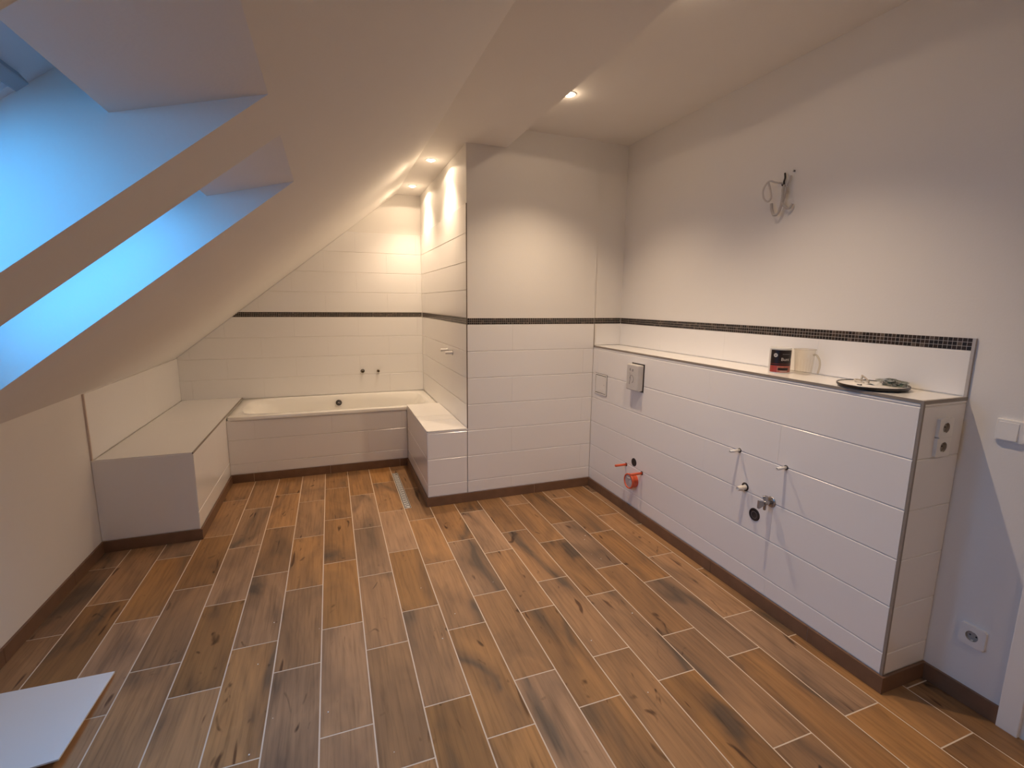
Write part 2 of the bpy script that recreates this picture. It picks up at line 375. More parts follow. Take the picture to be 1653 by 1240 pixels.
# roof slope: prisms between the window wells
WXT, WXB = -0.105, -1.20
WY = [(0.705, 1.275), (1.555, 2.117)]
cs = MB(); xc_ = [XL, WXB, WXT, XFOLD]; yc_ = [NEAR, WY[0][0], WY[0][1], WY[1][0], WY[1][1], YBACK]
for i in range(3):
    for j in range(5):
        if i == 1 and j in (1, 3): continue
        x0, x1, y0, y1 = xc_[i], xc_[i + 1], yc_[j], yc_[j + 1]
        cs.prism([(x0, y0, S(x0)), (x1, y0, S(x1)), (x1, y0, S(x1) + WELL), (x0, y0, S(x0) + WELL)], (0, y1 - y0, 0))
cs = structure(cs.build('ceiling_slope', PAINT), 'white sloping roof ceiling pierced by two skylight wells', 'ceiling')
LIN = -0.401; LINZ = 1.872
for a, b in WY:
    MB().prism([(WXT, a, S(WXT)), (LIN, a, LINZ), (LIN, a, S(LIN) + WELL), (WXT, a, S(WXT) + WELL)], (0, b - a, 0)).build('window_lining', PAINT, cs)

# skylights
du = Vector((1, 0, SL)).normalized(); dn = Vector((-SL, 0, 1)).normalized()      # up the slope / outward
def skylight(n, a, b, label):
    o = thing('window_%d' % n, label, 'window', ((LIN + WXB) / 2, (a + b) / 2, S((LIN + WXB) / 2) + WELL), kind='structure')
    base = Vector((0, 0, S(0) + WELL)); t = lambda x: x / du.x
    def bar(x0, x1, y0, y1, h0, h1, name, m_=FRAMEW, par=o, bev=0.003):
        A = base + du * t(x0); B = base + du * t(x1)
        P = [A + dn * h0, B + dn * h0, B + dn * h1, A + dn * h1]
        return MB().prism([Vector((p.x, y0, p.z)) for p in P], (0, y1 - y0, 0)).build(name, m_, par, bevel=bev)
    xt, xb = LIN + 0.02, WXB - 0.02
    fwid = 0.150
    bar(xt - fwid, xt, a - 0.02, b + 0.02, 0, 0.09, 'frame_bar'); bar(xb, xb + 0.045, a - 0.02, b + 0.02, 0, 0.09, 'frame_bar')
    bar(xb + 0.045, xt - fwid, a - 0.02, a + 0.022, 0, 0.09, 'frame_bar'); bar(xb + 0.045, xt - fwid, b - 0.022, b + 0.02, 0, 0.09, 'frame_bar')
    xt2, xb2, a2, b2 = xt - fwid - 0.004, xb + 0.049, a + 0.026, b - 0.026
    bar(xt2 - 0.05, xt2, a2, b2, 0.012, 0.07, 'sash_bar'); bar(xb2, xb2 + 0.05, a2, b2, 0.012, 0.07, 'sash_bar')
    bar(xb2 + 0.05, xt2 - 0.05, a2, a2 + 0.045, 0.012, 0.07, 'sash_bar'); bar(xb2 + 0.05, xt2 - 0.05, b2 - 0.045, b2, 0.012, 0.07, 'sash_bar')
    bar(xb2 + 0.05, xt2 - 0.05, a2 + 0.045, b2 - 0.045, 0.040, 0.046, 'pane', PANE, bev=0)
    h = bar(xt2 - 0.006, xt2 + 0.016, a2 - 0.005, b2 - 0.012, -0.022, 0.004, 'vent_bar', mat('vent_bar_grey', (0.30, 0.33, 0.37), 0.4))
    l = bpy.data.lights.new('sky_portal', 'AREA'); l.shape = 'RECTANGLE'; l.cycles.is_portal = True
    l.size = (xt2 - xb2 - 0.1) / du.x; l.size_y = b2 - a2 - 0.09
    lo = bpy.data.objects.new('sky_portal', l); col.objects.link(lo); lo.parent = o
    ctr = base + du * t((xt2 + xb2) / 2) + dn * 0.05; ctr.y = (a2 + b2) / 2
    R = Matrix((du, Vector((0, 1, 0)), du.cross(Vector((0, 1, 0))))).transposed().to_4x4()
    if R.col[2].xyz.dot(dn) < 0: R = Matrix((du, Vector((0, -1, 0)), du.cross(Vector((0, -1, 0))))).transposed().to_4x4()
    R.translation = ctr - WLOC[o.name]; lo.matrix_local = R
skylight(1, *WY[0], 'roof window nearer the viewer, at the upper left edge')
skylight(2, *WY[1], 'roof window farther from the viewer, below the rafter strip')

# ================================================================== TILED BUILT-INS
hw = MB().box(XLOW + G, XR - 0.001, YLOW + G, YF + 0.01, 0, ZLEDGE - 0.010).build('wall_half', GROUT)
structure(hw, 'waist high tiled installation wall in front of the right wall', 'half wall')
tiles(hw, (XLOW, 0, 0), Y_, Z_, nX, YLOW + 0.010, YF - 0.002, ROWS[:6] + [(1.147, ZLEDGE - 0.011)], w=1.2, off=0.55, bond=0.4)
tiles(hw, (0, YLOW, 0), X_, Z_, nY, XLOW + 0.010, XR - 0.003, ROWS[:6] + [(1.147, ZLEDGE - 0.011)], w=0.6)
tiles(hw, (0, 0, ZLEDGE), Y_, X_, Z_, YLOW + 0.009, YF + REC - 0.004, [(XLOW + 0.009, XR - 0.004)], w=0.6, off=0.12, gv=0.0012, thick=0.009)
MB().box(XLOW - 0.0012, XLOW + 0.0085, YLOW - 0.001, YF, ZLEDGE - 0.011, ZLEDGE).build('edge_trim', TRIM, hw)
MB().box(XLOW + 0.0085, XR, YLOW - 0.001, YLOW + 0.0085, ZLEDGE - 0.011, ZLEDGE).build('edge_trim', TRIM, hw)
MB().box(XLOW - 0.0012, XLOW + 0.0085, YLOW - 0.001, YLOW + 0.0085, 0.07, ZLEDGE - 0.011).build('edge_trim', TRIM, hw)

tb = thing('tiled_bench', 'white tiled bench box under the knee wall, left of the bathtub', 'bench', ((XL + XB) / 2, (YB0 + YBACK) / 2, 0))
MB().box(XL + 0.001, XB - G, YB0 + G, YBACK, 0, ZBENCH - 0.008).build('body', GROUT, tb)
tiles(tb, (0, YB0, 0), X_, Z_, nY, XL + 0.002, XB - 0.003, [(0.07, ZBENCH - 0.004)], w=0.6)
tiles(tb, (XB, 0, 0), Y_, Z_, X_, YB0 + 0.003, YTUB + 0.01, [(0.07, 0.182), (0.182, ZBENCH - 0.010)], w=1.2)
tiles(tb, (0, 0, ZBENCH), Y_, X_, Z_, YB0 + 0.002, YBACK - 0.002, [(XL + 0.012, XB - 0.006)], w=0.92, thick=0.007, gv=0.001)
MB().box(XB - 0.006, XB + 0.0015, YB0, YBACK - 0.002, ZBENCH - 0.010, ZBENCH).build('edge_trim', TRIM, tb)

bx = thing('tiled_ledge_box', 'white tiled box projecting from the far wall beside the bathtub', 'box', ((XBOX + XW) / 2, (YF + YTUB) / 2, 0))
MB().box(XBOX + G, XW - 0.001, YF + G, YTUB - 0.006, 0, ZBOX - 0.008).build('body', GROUT, bx)
tiles(bx, OF, X_, Z_, nY, XBOX + 0.003, XW - 0.002, ROWS[:3] + [(0.556, ZBOX - 0.006)], w=0.6, off=0.5, bond=0)
tiles(bx, (XBOX, 0, 0), Y_, Z_, nX, YF + 0.003, YTUB - 0.006, ROWS[:3] + [(0.556, ZBOX - 0.006)], w=0.6, off=0.3)
for y0, y1, xa, xb in ((YF + 0.002, 3.709, XBOX + 0.004, XW - 0.003), (3.711, 3.862, XBOX + 0.004, XW - 0.003), (3.864, YTUB - 0.006, XBOX + 0.004, XW - 0.003)):
    tile_piece(bx, (0, 0, ZBOX), X_, Y_, Z_, [(xa, y0), (xb, y0), (xb, y1), (xa, y1)], thick=0.007)
MB().box(XBOX - 0.001, XBOX + 0.004, YF - 0.001, YTUB - 0.006, ZBOX - 0.006, ZBOX + 0.0005).build('edge_trim', PLASTIC, bx)
MB().box(XBOX, XW - 0.003, YF - 0.001, YF + 0.003, ZBOX - 0.006, ZBOX + 0.0005).build('edge_trim', PLASTIC, bx)

# ------------------------------------------------------------------ bathtub
def bathtub():
    o = thing('bathtub', 'white enamel bathtub with tiled front, built in between bench and tiled wall', 'bathtub', ((XB + XW) / 2, (YTUB + YBACK) / 2, 0.1))
    x0, x1, y0, y1 = XB + 0.002, XW - 0.004, YTUB - 0.004, YBACK - 0.003; cx, cy_ = (x0 + x1) / 2, (y0 + y1) / 2
    n = 72; rings = []
    def sup(a, b, e, z, dx=0.0):
        out = []
        for k in range(n):
            t = 2 * math.pi * k / n; c, s_ = math.cos(t), math.sin(t)
            out.append((cx + dx + a * math.copysign(abs(c) ** e, c), cy_ + b * math.copysign(abs(s_) ** e, s_), z))
        return out
    A, B = (x1 - x0) / 2, (y1 - y0) / 2
    rings.append(sup(A, B, 0.06, ZTUB - 0.030)); rings.append(sup(A, B, 0.06, ZTUB - 0.004)); rings.append(sup(A - 0.004, B - 0.004, 0.07, ZTUB))
    rings.append(sup(A - 0.068, B - 0.060, 0.40, ZTUB + 0.001)); rings.append(sup(A - 0.080, B - 0.070, 0.42, ZTUB - 0.006))
    rings.append(sup(A - 0.105, B - 0.085, 0.48, ZTUB - 0.06)); rings.append(sup(A - 0.17, B - 0.11, 0.52, ZTUB - 0.20))
    rings.append(sup(A - 0.27, B - 0.14, 0.55, ZTUB - 0.36)); rings.append(sup(A - 0.36, B - 0.20, 0.6, ZTUB - 0.415)); rings.append(sup(0.05, 0.05, 1, ZTUB - 0.42))
    vs = [p for r in rings for p in r]; fs = [(i * n + k, i * n + (k + 1) % n, (i + 1) * n + (k + 1) % n, (i + 1) * n + k) for i in range(len(rings) - 1) for k in range(n)]
    fs.append([(len(rings) - 1) * n + k for k in range(n)])
    MB().add(vs, fs, 0, True).build('shell', ENAMEL, o)
    ap = MB().box(XB + 0.001, XBOX - 0.001, YTUB + G, YTUB + 0.05, 0, ZTUB - 0.030).build('front_panel', GROUT, o)
    tiles(ap, (0, YTUB, 0), X_, Z_, nY, XB + 0.001, XBOX - 0.002, [(0.07, 0.158), (0.158, 0.361), (0.361, ZTUB - 0.030)], w=0.6, off=0.2)
    yb = y1 - 0.100
    ov = MB().lathe([(0, 0.012), (0.020, 0.012), (0.027, 0.008), (0.029, 0.0), (0.0, -0.004)], (0.038, yb, 0.487), (0, -1, 0.15), 28).build('overflow', BLACK, o)
    MB().lathe([(0.0135, 0.012), (0.0150, 0.0135), (0.0165, 0.012)], (0.038, yb, 0.487), (0, -1, 0.15), 24).build('chrome_ring', CHROME, ov)
    MB().lathe([(0, 0.016), (0.006, 0.015), (0.007, 0.010)], (0.038, yb, 0.487), (0, -1, 0.15), 16).build('knob', CHROME, ov)
bathtub()

# ------------------------------------------------------------------ baseboards
def baseboard(name, label, p0, p1, nrm, first=0.0, h=0.07, th=0.011):
    p0 = Vector((*p0, 0)); p1 = Vector((*p1, 0)); d = (p1 - p0); L_ = d.length; d.normalize(); nv = Vector((*nrm, 0))
    mid = (p0 + p1) / 2; o = thing(name, label, 'baseboard', mid, kind='structure'); a = 0.0; b = first if first > 0 else 0.6
    while a < L_ - 0.005:
        b_ = min(b, L_)
        q0, q1 = p0 + d * (a + (0.001 if a > 0 else 0)), p0 + d * (b_ - (0.001 if b_ < L_ else 0))
        MB().prism([q0 + Z3(0.001), q0 + nv * th + Z3(0.001), q0 + nv * th + Z3(h), q0 + Z3(h)], q1 - q0).build('baseboard_tile', SKIRT, o)
        a = b_; b = b_ + 0.6
    p0 = p0 + d * 0.004; p1 = p1 - d * 0.004
    MB().prism([p0 + Z3(0.0005), p0 + nv * (th - 0.002) + Z3(0.0005), p0 + nv * (th - 0.002) + Z3(h - 0.002), p0 + Z3(h - 0.002)], p1 - p0).build('grout_bed', FGROUT, o)
    return o
def Z3(z): return Vector((0, 0, z))
baseboard('baseboard_left', 'dark brown baseboard along the low knee wall', (XL, NEAR), (XL, YB0), (1, 0), 0.3)
baseboard('baseboard_bench_front', 'dark brown baseboard under the front of the tiled bench', (XL + 0.011, YB0), (XB, YB0), (0, -1))
baseboard('baseboard_bench_side', 'dark brown baseboard under the right side of the tiled bench', (XB, YB0 - 0.011), (XB, YTUB), (1, 0), 0.5)
baseboard('baseboard_bath', 'dark brown baseboard below the bathtub panel', (XB + 0.011, YTUB), (XBOX - 0.011, YTUB), (0, -1), 0.16)
baseboard('baseboard_box', 'dark brown baseboard beside the floor drain under the tiled box', (XBOX, YF), (XBOX, YTUB), (-1, 0), 0.45)
baseboard('baseboard_far', 'dark brown baseboard under the far wall right of the box', (XBOX - 0.011, YF), (XLOW, YF), (0, -1), 0.86)
baseboard('baseboard_half_wall', 'dark brown baseboard along the long side of the half wall', (XLOW, YLOW - 0.011), (XLOW, YF - 0.011), (-1, 0), 0.32)
baseboard('baseboard_half_wall_end', 'short dark brown baseboard under the socket end of the half wall', (XLOW, YLOW), (XR - 0.011, YLOW), (0, -1))
baseboard('baseboard_right', 'dark brown baseboard between half wall and door frame', (XR, 0.812), (XR, YLOW), (-1, 0))

# ------------------------------------------------------------------ door
d1 = thing('door_1', 'white door and frame at the lower right edge', 'door', (XR, 0.35, 0), kind='structure')
for y0, y1 in ((0.752, 0.812), (-0.122, -0.062)): MB().box(XR - 0.016, XR + 0.002, y0, y1, 0, 2.12).build('casing', DOOR, d1, bevel=0.003)
MB().box(XR - 0.016, XR + 0.002, -0.062, 0.752, 2.06, 2.12).build('casing', DOOR, d1, bevel=0.003)
for y0, y1 in ((0.735, 0.76), (-0.07, -0.045)): MB().box(XR, XR + 0.15, y0, y1, 0, 2.06).build('jamb', DOOR, d1)
MB().box(XR + 0.05, XR + 0.09, -0.045, 0.735, 0.006, 2.055).build('door_leaf', DOOR, d1)
hd = MB().cyl((XR + 0.05, 0.03, 1.05), (XR - 0.005, 0.03, 1.05), 0.009).tube([(XR - 0.004, 0.025, 1.05), (XR - 0.004, 0.08, 1.05), (XR - 0.002, 0.14, 1.05)], 0.008).build('handle', CHROME, d1)

# ------------------------------------------------------------------ floor drain
dr = thing('floor_drain', 'narrow stainless linear floor drain beside the tiled box', 'drain', (0.467, 3.79, -0.01))
x0, x1, y0, y1 = 0.4425, 0.4925, 3.405, 4.182
MB().box(x0, x1, y0, y1, -0.0017, -0.0002).build('channel', BLACK, dr)
fr = MB()
for a in ((x0, x0 + 0.002, y0, y1), (x1 - 0.002, x1, y0, y1), (x0, x1, y0, y0 + 0.002), (x0, x1, y1 - 0.002, y1)): fr.box(*a, -0.0012, 0.0012)
fr.build('frame', STEEL, dr)
gx0, gx1, gy0, gy1 = x0 + 0.0075, x1 - 0.0075, y0 + 0.006, y1 - 0.006
gr = MB()
for a in ((gx0, gx0 + 0.003, gy0, gy1), (gx1 - 0.003, gx1, gy0, gy1), (gx0, gx1, gy0, gy0 + 0.012), (gx0, gx1, gy1 - 0.012, gy1)): gr.box(*a, -0.001, 0.0010)
gr.build('grate_rim', STEEL, dr)
k = 0; yy = gy0 + 0.004
while yy < gy1 - 0.058:
    MB().prism([(gx0 + 0.002, yy + 0.030, 0.0001), (gx1 - 0.002, yy, 0.0001), (gx1 - 0.002, yy + 0.024, 0.0001), (gx0 + 0.002, yy + 0.054, 0.0001)], (0, 0, 0.0009)).build('slat', STEEL, dr); yy += 0.0405

# ================================================================== LAMPS
def downlight(x, y, z, core, spill, glow, label, group, beam=112, soft=1.0):
    o = thing('downlight', label, 'lamp', (x, y, z), group)
    MB().lathe([(0.030, 0.0), (0.030, -0.003), (0.041, -0.0035), (0.043, -0.001), (0.043, 0.0)], (x, y, z), Z_, 32).build('rim', PLASTIC, o)
    MB().lathe([(0.026, 0.0), (0.0255, -0.005), (0.020, -0.010), (0.011, -0.0135), (0.0, -0.0145)], (x, y, z), Z_, 24).build('bulb', BULB, o)
    for nm, size, blend, p in (('beam', beam, soft, core), ('spill', 160, 0.08, spill)):
        l = bpy.data.lights.new(nm, 'SPOT'); l.energy = p; l.color = LAMP_RGB; l.spot_size = math.radians(size); l.spot_blend = blend; l.shadow_soft_size = 0.012
        lo = bpy.data.objects.new('lamp_' + nm, l); col.objects.link(lo); lo.parent = o; lo.location = (0, 0, -0.030)
    l = bpy.data.lights.new('glow', 'POINT'); l.energy = glow; l.color = LAMP_RGB; l.shadow_soft_size = 0.012        # the bulb itself, all round
    lo = bpy.data.objects.new('lamp_glow', l); col.objects.link(lo); lo.parent = o; lo.location = (0, 0, -0.032)
downlight(0.775, 4.778, ZALC, P_CORE_ALCOVE, P_SPILL_ALCOVE, P_GLOW_ALCOVE, 'lit round ceiling spot above the bathtub, farther from the viewer', 'alcove ceiling spots', 112, 1.0)
downlight(0.775, 3.878, ZALC, P_CORE_ALCOVE, P_SPILL_ALCOVE, P_GLOW_ALCOVE, 'lit round ceiling spot at the front of the bath alcove', 'alcove ceiling spots', 112, 1.0)
downlight(1.364, 2.740, ZH, P_CORE_ROOM, P_SPILL_ROOM, P_GLOW_ROOM, 'lit ceiling spot half hidden behind the ceiling step', 'room ceiling spots')
downlight(1.364, 1.64, ZH, P_CORE_ROOM, P_SPILL_ROOM, P_GLOW_ROOM, 'ceiling spot above the basin pipes, just above the picture edge', 'room ceiling spots')
downlight(1.364, -0.45, ZH, P_CORE_ROOM * 0.36, P_SPILL_ROOM, P_GLOW_ROOM, 'added unseen fill spot on the ceiling behind the viewer near the door', 'room ceiling spots')  # added fill spot out of view, warms the shadowed wall by the door

# ================================================================== FITTINGS ON THE HALF WALL
def on_low(y, z, x=0.0): return Vector((XLOW - x, y, z))
ins = thing('inspection_panel', 'small square white access panel near the far corner of the half wall', 'panel', on_low(3.245, 0.797))
f_ = MB()
for a in ((3.160, 3.332, 0.797, 0.806), (3.160, 3.332, 0.950, 0.959), (3.160, 3.169, 0.806, 0.950), (3.323, 3.332, 0.806, 0.950)): f_.box(XLOW - 0.006, XLOW, *a)
f_.build('frame', PLASTIC, ins, bevel=0.001)
MB().box(XLOW - 0.0022, XLOW, 3.158, 3.334, 0.795, 0.961).build('shadow_gap', DARKHOLE, ins)
MB().box(XLOW - 0.005, XLOW - 0.001, 3.174, 3.318, 0.811, 0.945).build('door_plate', PLASTIC, ins, bevel=0.001)
MB().cyl(on_low(3.195, 0.878, 0.004), on_low(3.195, 0.878, 0.0062), 0.005, 14).build('lock', GREYPL, ins)

fc = thing('flush_cover', 'translucent white protective box over the toilet flush opening', 'cover', on_low(2.77, 0.912))
MB().box(XLOW - 0.046, XLOW + 0.001, 2.703, 2.838, 0.915, 1.093).build('shell', GREYPL, fc, bevel=0.008)
MB().box(XLOW - 0.003, XLOW, 2.696, 2.84, 0.908, 1.100).build('gasket', BLACK, fc)
for a, b, w_, h_ in ((2.765, 1.055, 0.007, 0.016), (2.795, 1.058, 0.006, 0.018)): MB().box(XLOW - 0.0468, XLOW - 0.045, a - w_, a + w_, b - h_ / 2, b + h_ / 2).build('printed_mark', PALEGREY, fc)
MB().tube([(XLOW - 0.0455, 2.775 + 0.022 * math.cos(t * 0.4), 0.995 + 0.026 * math.sin(t * 0.4)) for t in range(12)], 0.0022, 6).build('moulded_arrow', PALEGREY, fc)
MB().tube([(XLOW - 0.0455, 2.80, 1.04), (XLOW - 0.0455, 2.788, 1.0), (XLOW - 0.0455, 2.80, 0.955)], 0.0022, 6).build('moulded_rib', PALEGREY, fc)

def sleeve_rod(y, z, L_, r, m_, nm, label, cat, group):
    o = thing(nm, label, cat, on_low(y, z - r), group)
    MB().lathe([(r * 0.45, L_ - 0.006), (r * 0.5, L_), (r, L_), (r, 0.0), (r * 0.45, 0.0)], on_low(y, z), nX, 16).build('sleeve', m_, o)
    MB().cyl(on_low(y, z, -0.002), on_low(y, z, L_ - 0.003), r * 0.62, 12).build('rod', mat(nm + '_core', (0.12, 0.10, 0.09), 0.5), o)
    MB().lathe([(r * 1.0, 0.0012), (r * 1.55, 0.0012), (r * 1.55, 0.0)], on_low(y, z), nX, 16).build('hole_ring', DARKHOLE, o)
sleeve_rod(2.852, 0.352, 0.092, 0.0085, ORANGE, 'toilet_stud', 'orange sleeved toilet mounting stud left of the black flush pipe hole', 'stud', 'toilet mounting studs')
sleeve_rod(2.663, 0.350, 0.096, 0.0085, ORANGE, 'toilet_stud', 'orange sleeved toilet mounting stud just above the orange drain cap', 'stud', 'toilet mounting studs')
sleeve_rod(1.849, 0.756, 0.066, 0.0075, PLASTIC, 'basin_stud', 'white sleeved basin mounting stud nearer the toilet pipes', 'stud', 'basin mounting studs')
sleeve_rod(1.572, 0.754, 0.058, 0.0075, PLASTIC, 'basin_stud', 'white sleeved basin mounting stud above the chrome valve', 'stud', 'basin mounting studs')

fh = thing('flush_pipe_outlet', 'black round flush pipe hole between the orange studs', 'pipe', on_low(2.76, 0.37))
MB().lathe([(0.024, -0.002), (0.0255, 0.0015), (0.029, 0.0015), (0.0295, 0.0)], on_low(2.76, 0.398), nX, 28).build('rim', BLACK, fh)
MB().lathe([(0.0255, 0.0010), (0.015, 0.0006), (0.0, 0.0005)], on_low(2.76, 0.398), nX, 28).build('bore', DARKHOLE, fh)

oc = thing('toilet_drain_cap', 'orange toilet drain pipe closed with a pale cap', 'pipe cap', on_low(2.745, 0.213))
c0 = on_low(2.745, 0.270)
MB().lathe([(0.049, 0.0), (0.049, 0.036), (0.053, 0.036), (0.055, 0.040), (0.055, 0.050), (0.052, 0.052), (0.046, 0.052), (0.045, 0.046)], c0, nX, 36).build('pipe_collar', ORANGE, oc)
MB().lathe([(0.0, 0.0475), (0.030, 0.0475), (0.034, 0.0460), (0.045, 0.0458)], c0, nX, 36).build('cap', mat('pale_cap', (0.52, 0.50, 0.52), 0.35), oc)
MB().box(XLOW - 0.052, XLOW - 0.047, 2.725, 2.765, 0.292, 0.297).build('cap_grip', GREYPL, oc)

wp = thing('basin_pipe_stub', 'white plastic water pipe stub left of the chrome valve', 'pipe', on_low(1.79, 0.56))
MB().lathe([(0.0, 0.046), (0.008, 0.046), (0.008, 0.052), (0.0115, 0.052), (0.0125, 0.050), (0.0125, 0.0)], on_low(1.792, 0.574), nX, 20).build('pipe', mat('ivory_plastic', (0.80, 0.74, 0.66), 0.4), wp)
MB().lathe([(0.0125, 0.0014), (0.022, 0.0014), (0.022, 0.0)], on_low(1.792, 0.578), nX, 24).build('hole_ring', BLACK, wp)
MB().lathe([(0.0130, 0.030), (0.0145, 0.028), (0.0145, 0.022), (0.0130, 0.020)], on_low(1.792, 0.574), nX, 20).build('ridge', mat('ivory_ridge', (0.78, 0.72, 0.64), 0.4), wp)

dh = thing('basin_drain_outlet', 'black basin drain hole low on the half wall below the valve', 'pipe', on_low(1.72, 0.425))
MB().lathe([(0.024, -0.001), (0.026, 0.003), (0.031, 0.003), (0.033, 0.0)], on_low(1.72, 0.457), nX, 32).build('seal', BLACK, dh)
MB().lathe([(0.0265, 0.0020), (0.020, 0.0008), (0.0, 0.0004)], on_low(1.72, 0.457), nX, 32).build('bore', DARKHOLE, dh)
MB().lathe([(0.015, 0.0014), (0.0175, 0.0026), (0.020, 0.0016)], on_low(1.72, 0.455), nX, 28).build('inner_lip', mat('grey_rubber', (0.10, 0.085, 0.09), 0.35), dh)

av = thing('angle_valve', 'chrome angle valve with handle on the half wall', 'valve', on_low(1.635, 0.52))
vy, vz = 1.632, 0.560
MB().lathe([(0.0, 0.004), (0.012, 0.004), (0.020, 0.005), (0.026, 0.002), (0.027, 0.0)], on_low(vy, vz), nX, 28).build('rosette', CHROME, av)
MB().cyl(on_low(vy, vz, 0.002), on_low(vy, vz, 0.050), 0.0115, 20).build('body', CHROME, av)
MB().lathe([(0.0105, 0.0), (0.0105, 0.012), (0.013, 0.012), (0.013, 0.028), (0.0105, 0.030), (0.006, 0.030)], on_low(vy, vz + 0.004, 0.034), (0, 0.25, 1), 6, smooth=False).build('outlet_nut', CHROME, av)
MB().lathe([(0.007, 0.0), (0.007, -0.026), (0.0055, -0.030), (0.0, -0.030)], on_low(vy + 0.004, vz - 0.008, 0.034), Z_, 16).build('spindle_cap', CHROME, av)
hb = MB()
hb.prism([on_low(vy - 0.007, vz + 0.009, 0.044), on_low(vy - 0.007, vz - 0.009, 0.044), on_low(vy - 0.007, vz - 0.023, 0.082), on_low(vy - 0.007, vz + 0.019, 0.082)], (0, 0.014, 0))
hb.build('handle', mat('dull_chrome', (0.34, 0.33, 0.34), 0.35, metal=0.6), av, bevel=0.003)

# double socket on the end of the half wall
def socket_plate(par, c, n, u, v, hw, hh, th=0.012, r=0.0195, depth=0.0105):
    """square cover with a round sunk socket well, lying on the wall at c"""
    c = Vector(c); n = Vector(n); u = Vector(u); v = Vector(v); N = 32; mb = MB()
    sq = []; ci = []; cb = []; sb = []
    for k in range(N):
        t = 2 * math.pi * (k + 0.5) / N; x, y = math.cos(t), math.sin(t); m_ = 1 / max(abs(x) / hw, abs(y) / hh)
        sq.append(c + u * x * m_ + v * y * m_ + n * th); sb.append(c + u * x * m_ + v * y * m_)
        ci.append(c + u * x * r + v * y * r + n * th); cb.append(c + u * x * r * 0.97 + v * y * r * 0.97 + n * (th - depth))
    q = lambda a, b: [(a * N + k, a * N + (k + 1) % N, b * N + (k + 1) % N, b * N + k) for k in range(N)]
    mb.add(sb + sq + ci, q(0, 1) + q(1, 2)); pl = mb.build('cover', PLASTIC, par)
    w = MB().add(ci + cb, q(0, 1) + [[N + k for k in range(N)]]).build('socket_well', WELLPL, par)
    for s_ in (-1, 1): MB().cyl(c + u * 0.0095 * s_ + n * (th - depth), c + u * 0.0095 * s_ + n * (th - depth + 0.001), 0.0030, 10).build('pin_hole', DARKHOLE, w)
    for s_ in (-1, 1): MB().box(*[e for i in range(3) for e in sorted(((c + v * (r - 0.003) * s_ - u * 0.003 + n * (th - depth))[i], (c + v * (r - 0.0005) * s_ + u * 0.003 + n * (th - 0.002))[i]))]).build('earth_clip', STEEL, w)
WELLPL = mat('shaded_well_plastic', (0.42, 0.39, 0.36), 0.4)  # darker than the white cover: shade of the recess put into the colour
ds = thing('double_socket', 'white double power socket on the narrow end of the half wall', 'socket', (2.091, YLOW, 0.952))
for z in (1.0655, 0.9925): socket_plate(ds, (2.091, YLOW, z), (0, -1, 0), X_, Z_, 0.040, 0.0363)
so = thing('wall_socket', 'single white power socket low on the right wall by the door', 'socket', (XR, 0.921, 0.24))
socket_plate(so, (XR, 0.921, 0.280), nX, Y_, Z_, 0.040, 0.040)
sw = thing('light_switch', 'white wide rocker switch plate on the right wall at the picture edge', 'switch', (XR, 0.89, 1.035))
MB().box(XR - 0.011, XR + 0.001, 0.822, 0.962, 1.035, 1.115).build('frame', PLASTIC, sw, bevel=0.004)
for a, b in ((0.899, 0.955), (0.829, 0.885)): MB().prism([(XR - 0.010, a, 1.043), (XR - 0.017, a, 1.043), (XR - 0.013, a, 1.106), (XR - 0.010, a, 1.106)], (0, b - a, 0)).build('rocker', PLASTIC, sw, bevel=0.001)

# ------------------------------------------------------------------ bath wall stubs
for x, label, ringed in ((0.287, 'dark ringed tap connection on the wall above the bathtub, left one', True), (0.443, 'small dark tap connection on the wall above the bathtub, right one', False)):
    o = thing('tap_connection', label, 'pipe', (x, YBACK, 0.765), 'bath tap connections'); c = Vector((x, YBACK, 0.783))
    MB().lathe([(0.0135, 0.0), (0.0135, 0.030), (0.009, 0.030), (0.009, 0.022)], c, nY, 20).build('nipple', mat('brass_nipple', (0.30, 0.24, 0.15), 0.35, metal=0.9), o)
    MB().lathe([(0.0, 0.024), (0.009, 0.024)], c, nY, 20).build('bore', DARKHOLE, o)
    if ringed: MB().lathe([(0.0135, 0.0015), (0.020, 0.0015), (0.020, 0.0)], c + Vector((0, 0, 0.003)), nY, 24).build('hole_ring', BLACK, o)
for y, z, L_, label in ((4.00, 1.103, 0.060, 'white pipe plug on the tiled alcove side wall, farther one'), (3.825, 1.096, 0.060, 'white pipe plug with dark tip on the alcove side wall, nearer one')):
    o = thing('shower_pipe_plug', label, 'pipe plug', (XW, y, z - 0.012), 'shower pipe plugs')
    MB().lathe([(0.0, L_), (0.010, L_), (0.0115, L_ - 0.003), (0.0115, 0.012), (0.014, 0.010), (0.014, 0.0)], (XW, y, z), nX, 20).build('plug', PLASTIC, o)
    MB().lathe([(0.014, 0.0012), (0.019, 0.0012), (0.019, 0.0)], (XW, y, z), nX, 20).build('hole_ring', GREYPL if y > 3.9 else DARKHOLE, o)

